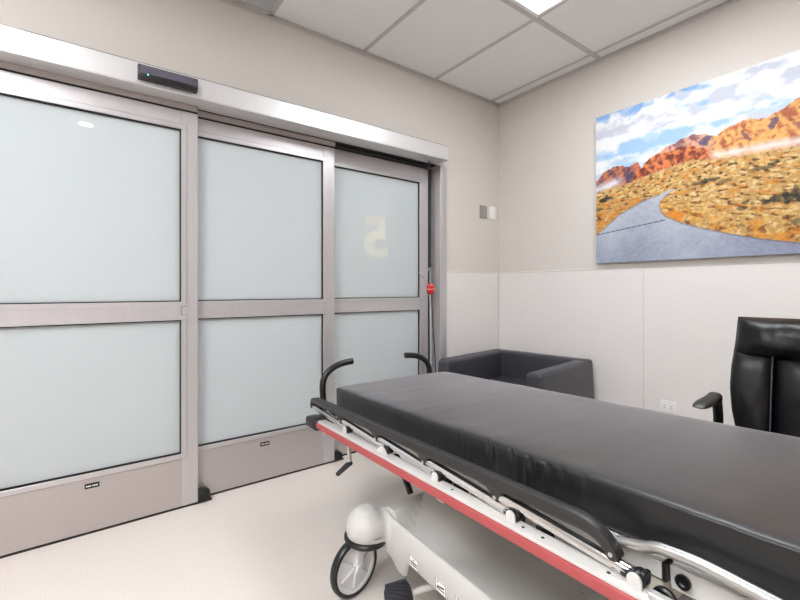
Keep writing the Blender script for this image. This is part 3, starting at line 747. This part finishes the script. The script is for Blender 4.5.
# side frame: white extrusion with red bumper strip, both sides; cream inner beams
for sd, lab in ((0, 'near'), (1, 'far')):
    fv = (lambda v: v) if sd == 0 else (lambda v: MW - v)
    def bx(s_, u0, u1, va, vb, n0, n1, bev=0.002, seg=2):
        a_, b_ = fv(va), fv(vb); s_.box((u0, min(a_, b_), n0), (u1, max(a_, b_), n1), bev, seg)
    s = L(); bx(s, -0.02, 2.0, -0.100, -0.062, -0.158, -0.128, 0.004, 2)
    fr = s.build('side_frame', M['cream'], str_)
    s = L(); bx(s, -0.01, 1.99, -0.108, -0.098, -0.158, -0.135, 0.004, 3)
    bs_ = s.build('bumper_strip', M['bumper'], fr); bs_['label'] = 'red bumper strip'
    for uu in (.87, 1.10, 1.15, 1.29, 1.55, 1.75):
        L().lathe([(0, 0), (.0038, 0), (.003, .0012), (0, .0015)], 10, M4=Matrix.Translation((uu, fv(-.083), -.128))).build('screw', M['ink'], fr)
    s = L(); bx(s, 0.05, 1.95, -0.045, -0.010, -0.205, -0.160, 0.006, 2)
    s.build('inner_beam', M['cream2'], str_)
    # lateral supports between deck and rail
    for uu in (.03, .40, .80, 1.335, 1.7):
        s = L(); bx(s, uu - .016, uu + .016, -0.070, 0.25, -0.190, -0.165, 0.003, 1)
        bx(s, uu - .014, uu + .014, -0.012, 0.012, -0.19, -0.14, 0.002, 1)
        s.build('cross_support', M['cream2'], str_)
    # folded side rail
    lugs = [0.195, 0.468, 0.735, 1.012]
    out = [(-.100, -.106), (-.106, -.098), (-.106, -.084), (-.100, -.068), (-.088, -.058), (-.070, -.0535), (.4, -.0525), (1.205, -.0525), (1.228, -.0532), (1.246, -.0558), (1.260, -.0608), (1.272, -.0675), (1.282, -.0755), (1.291, -.084),
           (1.300, -.094), (1.302, -.102), (1.298, -.109), (1.289, -.111), (1.282, -.107), (1.277, -.099), (1.270, -.092), (1.260, -.0860), (1.247, -.0820), (1.232, -.0805), (1.21, -.080)]
    for lg in reversed(lugs):
        out += [(lg + .030, -.080), (lg + .018, -.083), (lg + .013, -.092), (lg + .010, -.101), (lg + .004, -.1055), (lg - .005, -.1055), (lg - .012, -.100), (lg - .018, -.091), (lg - .030, -.084), (lg - .060, -.080)]
    out += [(-.060, -.080), (-.078, -.083), (-.086, -.090), (-.090, -.104)]
    a_, b_ = fv(-.076), fv(-.048)
    s = L(); s.prism(out, 1, min(a_, b_), max(a_, b_), 0.0035, 2)
    hr = s.build('side_rail', M['railgrey'], str_); hr['label'] = 'charcoal top bar of the folded side rail'
    for lg in lugs + [1.291, -.098]:
        L().lathe([(0, 0), (.0045, 0), (.004, .0015), (0, .002)], 12, axis=1, M4=Matrix.Translation((lg - .001, fv(-.0758), -.099)) @ Matrix.Rotation(PI if sd == 0 else 0, 4, 'Z')).build('rivet', M['steel'], hr)
    tops = [-.092] + [q + .004 for q in lugs]; bots = [.257, .537, .800, 1.067, 1.336]
    for k, (ta, ba) in enumerate(zip(tops, bots)):
        s = L()
        p0, p1 = (ta + .004, fv(-.062), -.097), (ba - .014, fv(-.066), -.1185)
        s.tube([p0, p1], .0115, 18)
        sp = s.build('rail_strut', M['chrome'], hr)
        s = L(); s.tube([(ta + .01, fv(-.057), -.0885), (ba - .03, fv(-.060), -.1095)], .0026, 8); s.build('dark_seal', M['black'], sp)
        s = L(); s.lathe([(0, -.013), (.013, -.013), (.0145, -.010), (.0145, .010), (.013, .013), (0, .013)], 18, axis=1, M4=Matrix.Translation((ba, fv(-.068), -.119)))
        s.tube([(ba - .028, fv(-.066), -.118), (ba, fv(-.067), -.119)], .0115, 12)
        s.box((ba + .006, min(fv(-.079), fv(-.057)), -.116), (ba + .0155, max(fv(-.079), fv(-.057)), -.102), .002, 1)
        pv = s.build('strut_pivot', M['black'], hr)
        s = L(); o2 = []
        for q in range(13):
            an = PI * q / 12; o2.append((ba + .0125 * math.cos(an), -.117 + .0125 * math.sin(an)))
        o2 += [(ba - .0125, -.150), (ba + .0125, -.150)]
        if k == 1: o2 = [(ba - .045, -.128), (ba - .02, -.110), (ba - .008, -.106), (ba + .006, -.112), (ba + .026, -.135), (ba + .028, -.15), (ba - .045, -.15)]
        va, vb = fv(-.1015), fv(-.0965) ; 
        va, vb = fv(-.0875), fv(-.082)
        s.prism(o2, 1, min(va, vb), max(va, vb), .001, 1)
        s.lathe([(0, 0), (.005, 0), (.0045, .002), (0, .0025)], 12, axis=1, M4=Matrix.Translation((ba, fv(-.0875), -.118)) @ Matrix.Rotation(PI if sd == 0 else 0, 4, 'Z'))
        s.build('pivot_bracket', M['cream'], fr)
        if k in (2, 3):
            for (o0, o1) in ((-.030, -.012), (.042, .066)):
                s = L(); bx(s, ba + o0, ba + o1, -.055, -.020, -.165, -.128, .002, 1); s.build('rail_stop', M['black'], fr)
    # rail release lever hanging below the frame
    s = L(); s.tube([(.222, fv(-.060), -.122), (.231, fv(-.058), -.167), (.244, fv(-.058), -.251)], .0078, 10, flat=.6)
    lv = s.build('release_lever', M['steel'], str_)
    s = L(); s.tube([(.250, fv(-.058), -.250), (.226, fv(-.058), -.263), (.136, fv(-.058), -.327)], [.0085, .0105, .0095], 12); s.build('lever_grip', M['tread'], lv)
    # chrome drop handle of the head section
    s = L(); pth = smooth_path([(1.285, fv(-.040), -.089), (1.33, fv(-.040), -.078), (1.352, fv(-.040), -.070), (1.372, fv(-.040), -.067), (1.42, fv(-.040), -.0655), (1.50, fv(-.040), -.073), (1.56, fv(-.040), -.080), (1.66, fv(-.040), -.088), (1.78, fv(-.04), -.09), (1.83, fv(-.03), -.10), (1.84, fv(0), -.12)], 6)
    s.tube(pth, .0098, 28); s.build('head_side_rail', M['tubing'], str_)
    # corner bumpers and push handles
    s = L(); bx(s, -0.075, 0.040, -0.112, -0.055, -0.172, -0.126, 0.012, 4); bx(s, -0.085, -0.045, -0.07, 0.06, -0.178, -0.132, 0.010, 3)
    s.build('corner_bumper', M['black'], str_)
    s = L(); bx(s, 1.98, 2.06, -0.116, -0.055, -0.182, -0.128, 0.014, 4); s.build('corner_bumper', M['black'], str_)
    hp = smooth_path([(-.135, fv(.004), -.150), (-.14, fv(.004), -.078), (-.14, fv(.003), -.017), (-.14, fv(.013), .018), (-.14, fv(.036), .045), (-.14, fv(.073), .065), (-.14, fv(.112), .0755), (-.14, fv(.158), .080)], 6)
    s = L(); s.tube(hp, .0150, 14); s.lathe([(0, 0), (.0156, 0), (.0156, .004), (.011, .007), (0, .007)], 14, M4=Matrix.Translation(hp[-1]) @ (Matrix.Rotation((-PI / 2 if sd == 0 else PI / 2), 4, 'X')))
    s.build('push_handle', M['black'], str_)
# foot end crossbar and handle sockets
s = L(); s.box((-.125, .0, -.176), (-.055, MW, -.140), .006, 2); s.build('foot_crossbar', M['railgrey'], str_)
s = L(); s.box((1.94, -.06, -.172), (1.99, MW + .06, -.135), .006, 2); s.build('head_crossbar', M['cream'], str_)
# black wheel stop and steel plate near the head section
s = L(); s.lathe([(0, -.006), (.018, -.006), (.021, -.003), (.021, .003), (.018, .006), (0, .006)], 24, axis=1, M4=Matrix.Translation((1.368, -.050, -.146)))
s.build('rubber_stop', M['black'], str_)
s = L(); s.box((1.362, -.095, -.140), (1.72, -.088, -.118), .002, 1); s.build('steel_plate', M['steel'], str_)

# ---- base hood
EAR = [(.379, -.058), (.379, MW + .058), (1.601, -.058), (1.601, MW + .058)]
def sdf(u, v):
    qx, qy = abs(u - CU) - (.640 - .05), abs(v - CV) - (.3225 - .05)
    d = math.hypot(max(qx, 0), max(qy, 0)) + min(max(qx, qy), 0) - .05
    for (a, b) in EAR:
        e = math.hypot((u - a) / 1.05, v - b) - .066
        k = .055; h = max(0, min(1, .5 + .5 * (e - d) / k)); d = e + (d - e) * h - k * h * (1 - h)
    return d
def grad(u, v):
    h = 5e-4
    return ((sdf(u + h, v) - sdf(u - h, v)) / (2 * h), (sdf(u, v + h) - sdf(u, v - h)) / (2 * h))
bound = []; pu_, pv_ = CU, 0.0
for q in range(3000):
    for _ in range(4):
        gx, gy = grad(pu_, pv_); dd = sdf(pu_, pv_); gg = gx * gx + gy * gy + 1e-9
        pu_ -= gx * dd / gg; pv_ -= gy * dd / gg
    if q > 20 and math.hypot(pu_ - bound[0][0], pv_ - bound[0][1]) < .004: break
    bound.append((pu_, pv_))
    gx, gy = grad(pu_, pv_); l_ = math.hypot(gx, gy)
    pu_ += -gy / l_ * .0055; pv_ += gx / l_ * .0055
NA = len(bound)
anchor = [(min(max(bu, .425), 1.555), min(max(bv, .055), MW - .055)) for bu, bv in bound]
def ear_w(u, v): return max(sst(.105, .055, math.hypot(u - a, v - b)) for a, b in EAR)
def ztop(u, v):
    d = -sdf(u, v)
    fold = u if u < CU else 2 * CU - u
    tray = .268 + (.195 - .268) * sst(.013, .055, d)
    # end ledges stay high
    tray = max(tray, .195 + .083 * sst(.50, .42, fold) * sst(.0, .03, d))
    # column mound and head end block
    r = math.hypot((u - .50) / 1.0, (v - .285) / 1.0)
    mound = .195 + .112 * sst(.240, .09, r) 
    tray = max(tray, mound) if r < .27 else tray
    if u > 1.02: tray = max(tray, .195 + .075 * sst(1.03, 1.07, u) * sst(.02, .06, d))
    w = ear_w(u, v)
    z = tray * (1 - w) + (.300) * w
    z -= (.012 + .030 * w) * (1 - min(1, d / (.010 + .045 * w))) ** 2
    return z
def zbot(u, v):
    w = max(sst(.0, -.045, v), sst(.0, -.045, 2 * CV - v))
    fold = u if u < CU else 2 * CU - u
    near = abs(v - CV) > .27
    if not near: return .165
    z = .168
    if fold < .56: z = .168 + (.112 - .168) * sst(.555, .530, fold)
    if fold < .515: z = .112 + (.150 - .112) * sst(.505, .44, fold)
    return z * (1 - w) + .200 * w if w > .02 else z
s = B(); bm = bmesh.new()
rings = []
R1, R2 = 40, 26
for k in range(R1, -1, -1):          # from the centre out to the anchor ring
    t_ = 1 - k / R1
    if k == R1: rings.append([bm.verts.new((CU, CV, ztop(CU, CV)))]); continue
    rings.append([bm.verts.new((CU + (au - CU) * t_, CV + (av - CV) * t_, ztop(CU + (au - CU) * t_, CV + (av - CV) * t_))) for au, av in anchor])
for k in range(1, R2 + 1):           # from the anchor ring to the rim
    t_ = k / R2; ring = []
    for (au, av), (bu, bv) in zip(anchor, bound):
        u_, v_ = au + (bu - au) * t_, av + (bv - av) * t_
        ring.append(bm.verts.new((u_, v_, ztop(u_, v_))))
    rings.append(ring)
for q in range(NA): bm.faces.new([rings[0][0], rings[1][q], rings[1][(q + 1) % NA]])
for ra, rb in zip(rings[1:], rings[2:]):
    for q in range(NA): bm.faces.new([ra[q], rb[q], rb[(q + 1) % NA], ra[(q + 1) % NA]])
last = rings[-1]
for j in range(1, 7):
    ring = []
    for q, (bu, bv) in enumerate(bound):
        zt = ztop(bu, bv); zb_ = zbot(bu, bv); f_ = j / 6
        bulge = .006 * math.sin(PI * f_)
        du, dv = grad(bu, bv); l_ = math.hypot(du, dv)
        ring.append(bm.verts.new((bu + du / l_ * bulge, bv + dv / l_ * bulge, zt + (zb_ - zt) * f_)))
    for q in range(NA): bm.faces.new([last[q], ring[q], ring[(q + 1) % NA], last[(q + 1) % NA]])
    last = ring
# inner lip so the skirt has thickness
ring = [bm.verts.new((CU + (v.co.x - CU) * .985, CV + (v.co.y - CV) * .975, v.co.z + .001)) for v in last]
for q in range(NA): bm.faces.new([last[q], ring[q], ring[(q + 1) % NA], last[(q + 1) % NA]])
last = ring
ring = [bm.verts.new((v.co.x, v.co.y, max(v.co.z + .015, .175))) for v in last]
for q in range(NA): bm.faces.new([last[q], ring[q], ring[(q + 1) % NA], last[(q + 1) % NA]])
s._merge(bm)
hood = s.build('base_hood', M['hood'], str_, 50); hood['label'] = 'light grey moulded base hood'
s = B(); s.box((.50, .06, .150), (1.48, MW - .06, .180), .006, 2); s.build('chassis', M['cream2'], str_)
# lift columns with black bellows
for cu, cv_ in ((.495, .285), (1.38, CV)):
    s = B(); prof = [(0, .285), (.075, .285)]
    for k in range(9): prof += [(.078, .292 + k * .016), (.066, .300 + k * .016)]
    top = .46 if cu < 1 else .50
    prof += [(.07, top), (0, top)]
    s.lathe(prof, 28, M4=Matrix.Translation((cu, cv_, 0))); s.build('lift_column', M['black'], str_)
s = L(); s.box((.45, .15, -.215), (1.55, .20, -.165), .004, 2); s.box((.45, MW - .20, -.215), (1.55, MW - .15, -.165), .004, 2)
s.box((.43, .17, -.205), (.56, MW - .15, -.17), .004, 2); s.box((1.30, .15, -.21), (1.46, MW - .15, -.17), .004, 2); s.build('litter_frame', M['cream2'], str_)
s = B(); s.tube([(.195, .165, .45), (.345, .165, .272)], .013, 12, flat=.8)
s.build('gas_strut', M['black'], str_)
# stickers on the skirt
for k, uu in enumerate((.602, .737, .826)):
    s = B(); z0_, z1_ = .178, .214; vv = -.0075
    s.box((uu - .024, vv - .0008, z0_), (uu + .024, vv + .004, z1_), .0004, 1)
    stk = s.build('pictogram_sticker', M['sticker'], hood)
    s = B(); y_ = vv - .0012; e_ = .0011
    for lo, hi in (((-.024, z0_), (.024, z0_ + e_)), ((-.024, z1_ - e_), (.024, z1_)), ((-.024, z0_), (-.024 + e_, z1_)), ((.024 - e_, z0_), (.024, z1_))):
        s.box((uu + lo[0], y_, lo[1]), (uu + hi[0], y_ + .0006, hi[1]))
    s.box((uu - .017, y_, .1875), (uu + .017, y_ + .0006, .1905))
    tl = [0.0, .22, -.22][k]
    s.box((-.017, y_, -.0022), (.017, y_ + .0006, .0022), M4=Matrix.Translation((uu, 0, .1965)) @ Matrix.Rotation(-tl, 4, 'Y'))
    if k == 0: s.prism([(uu - .004, .203), (uu + .004, .203), (uu, .209)], 1, y_, y_ + .0006)
    else: s.box((uu - .016, y_, .205), (uu - .011, y_ + .0006, .2085))
    s.build('pictogram', M['ink'], stk)
# pedals
def pedal(pu, pv, pz, au, av):
    p0, p1 = Vector((pu, pv, pz)), Vector((au, av, pz + .012))
    s = B(); s.tube([p0, p1, p1 + (p1 - p0) * .6], .010, 12); arm = s.build('pedal_arm', M['cream'], str_)
    s = B(); d_ = (p1 - p0).normalized(); rot = d_.to_track_quat('Z', 'Y').to_matrix().to_4x4()
    prof = [(0, -.042), (.026, -.042), (.036, -.036), (.041, -.02), (.041, .02), (.037, .036), (.028, .042), (0, .042)]
    s.lathe(prof, 32, M4=Matrix.Translation(p0) @ rot)
    for k in range(22):
        an = 2 * PI * k / 22
        s.tube([Matrix.Translation(p0) @ rot @ Vector((.0415 * math.cos(an + tt * 9), .0415 * math.sin(an + tt * 9), tt)) for tt in (-.034, -.017, 0, .017, .034)], .0026, 6)
    s.build('pedal_pad', M['tread'], arm)
pedal(.590, -.060, .100, .622, .030)
# casters
def caster(eu, ev, side, spin, first=None):
    """eu, ev: swivel axis; side: -1 near, +1 far; spin: trail direction"""
    root_m = Matrix.Translation((eu, ev, 0))
    R = root_m @ Matrix.Rotation(spin, 4, 'Z')
    wr = .100; off = -.045; R = R @ Matrix.Translation((-.012, 0, 0))
    s = B()   # fork: swivel plate and two legs; wheel axis along local x, trailing along local y
    s.lathe([(0, .188), (.034, .188), (.036, .195), (.036, .215), (0, .215)], 24, M4=R)
    for sx in (-1, 1):
        s.prism([(off - .013, .088), (off + .013, .088), (off + .040, .200), (off + .008, .200)], 0, sx * .022 - .003, sx * .022 + .003, .001, 1, M4=R)
        s.lathe([(0, -.004), (.013, -.004), (.013, .004), (0, .004)], 16, axis=0, M4=R @ Matrix.Translation((sx * .026, off, wr)))
    s.box((-.024, off + .006, .192), (.024, off + .042, .200), .001, 1, M4=R)
    fork = s.build('caster', M['wheelgrey'], str_)
    s = B(); s.lathe([(wr - .014, -.0145), (wr - .004, -.0135), (wr, -.007), (wr, .007), (wr - .004, .0135), (wr - .014, .0145)], 48, axis=0, caps=False, M4=R @ Matrix.Translation((0, off, wr)))
    s.lathe([(wr - .014, .0145), (wr - .0155, 0), (wr - .014, -.0145)], 48, axis=0, caps=False, M4=R @ Matrix.Translation((0, off, wr)))
    s.build('tyre', M['black'], fork)
    s = B()
    s.lathe([(0, -.006), (wr - .028, -.006), (wr - .024, -.012), (wr - .015, -.012), (wr - .015, .012), (wr - .024, .012), (wr - .028, .006), (0, .006)], 48, axis=0, M4=R @ Matrix.Translation((0, off, wr)))
    for k in range(6):
        an = 2 * PI * k / 6 + .4
        for sx in (-1, 1):
            s.tube([R @ Vector((sx * .009, off + .012 * math.cos(an), wr + .012 * math.sin(an))), R @ Vector((sx * .007, off + .070 * math.cos(an), wr + .070 * math.sin(an)))], [.007, .004], 8)
    s.lathe([(0, -.017), (.016, -.017), (.018, -.010), (.018, .010), (.016, .017), (0, .017)], 24, axis=0, M4=R @ Matrix.Translation((0, off, wr)))
    s.build('wheel_disc', M['wheelgrey'], fork)
    # black guard ring under the dome
    s = B(); a0 = -.35 * PI if False else 0
    pts = [root_m @ Vector((.071 * 1.05 * math.cos(2 * PI * q / 40), .068 * math.sin(2 * PI * q / 40), .194)) for q in range(40)]
    s.tube(pts, .0105, 10, closed=True); s.build('guard_ring', M['black'], fork)
    return fork
caster(EAR[0][0], EAR[0][1] , -1, math.radians(11))
caster(EAR[1][0], EAR[1][1], 1, math.radians(120))
caster(EAR[2][0], EAR[2][1], -1, math.radians(40))
caster(EAR[3][0], EAR[3][1], 1, math.radians(200))

# ------------------------------------------------------------------ render look
w = bpy.data.worlds.new('world'); scene.world = w; w.use_nodes = True
w.node_tree.nodes['Background'].inputs[0].default_value = (1, 1, 1, 1)
w.node_tree.nodes['Background'].inputs[1].default_value = 0.0
scene.view_settings.view_transform = 'Standard'; scene.view_settings.look = 'None'
scene.view_settings.gamma = 1.0; scene.view_settings.use_curve_mapping = False
scene.view_settings.exposure = 1.35
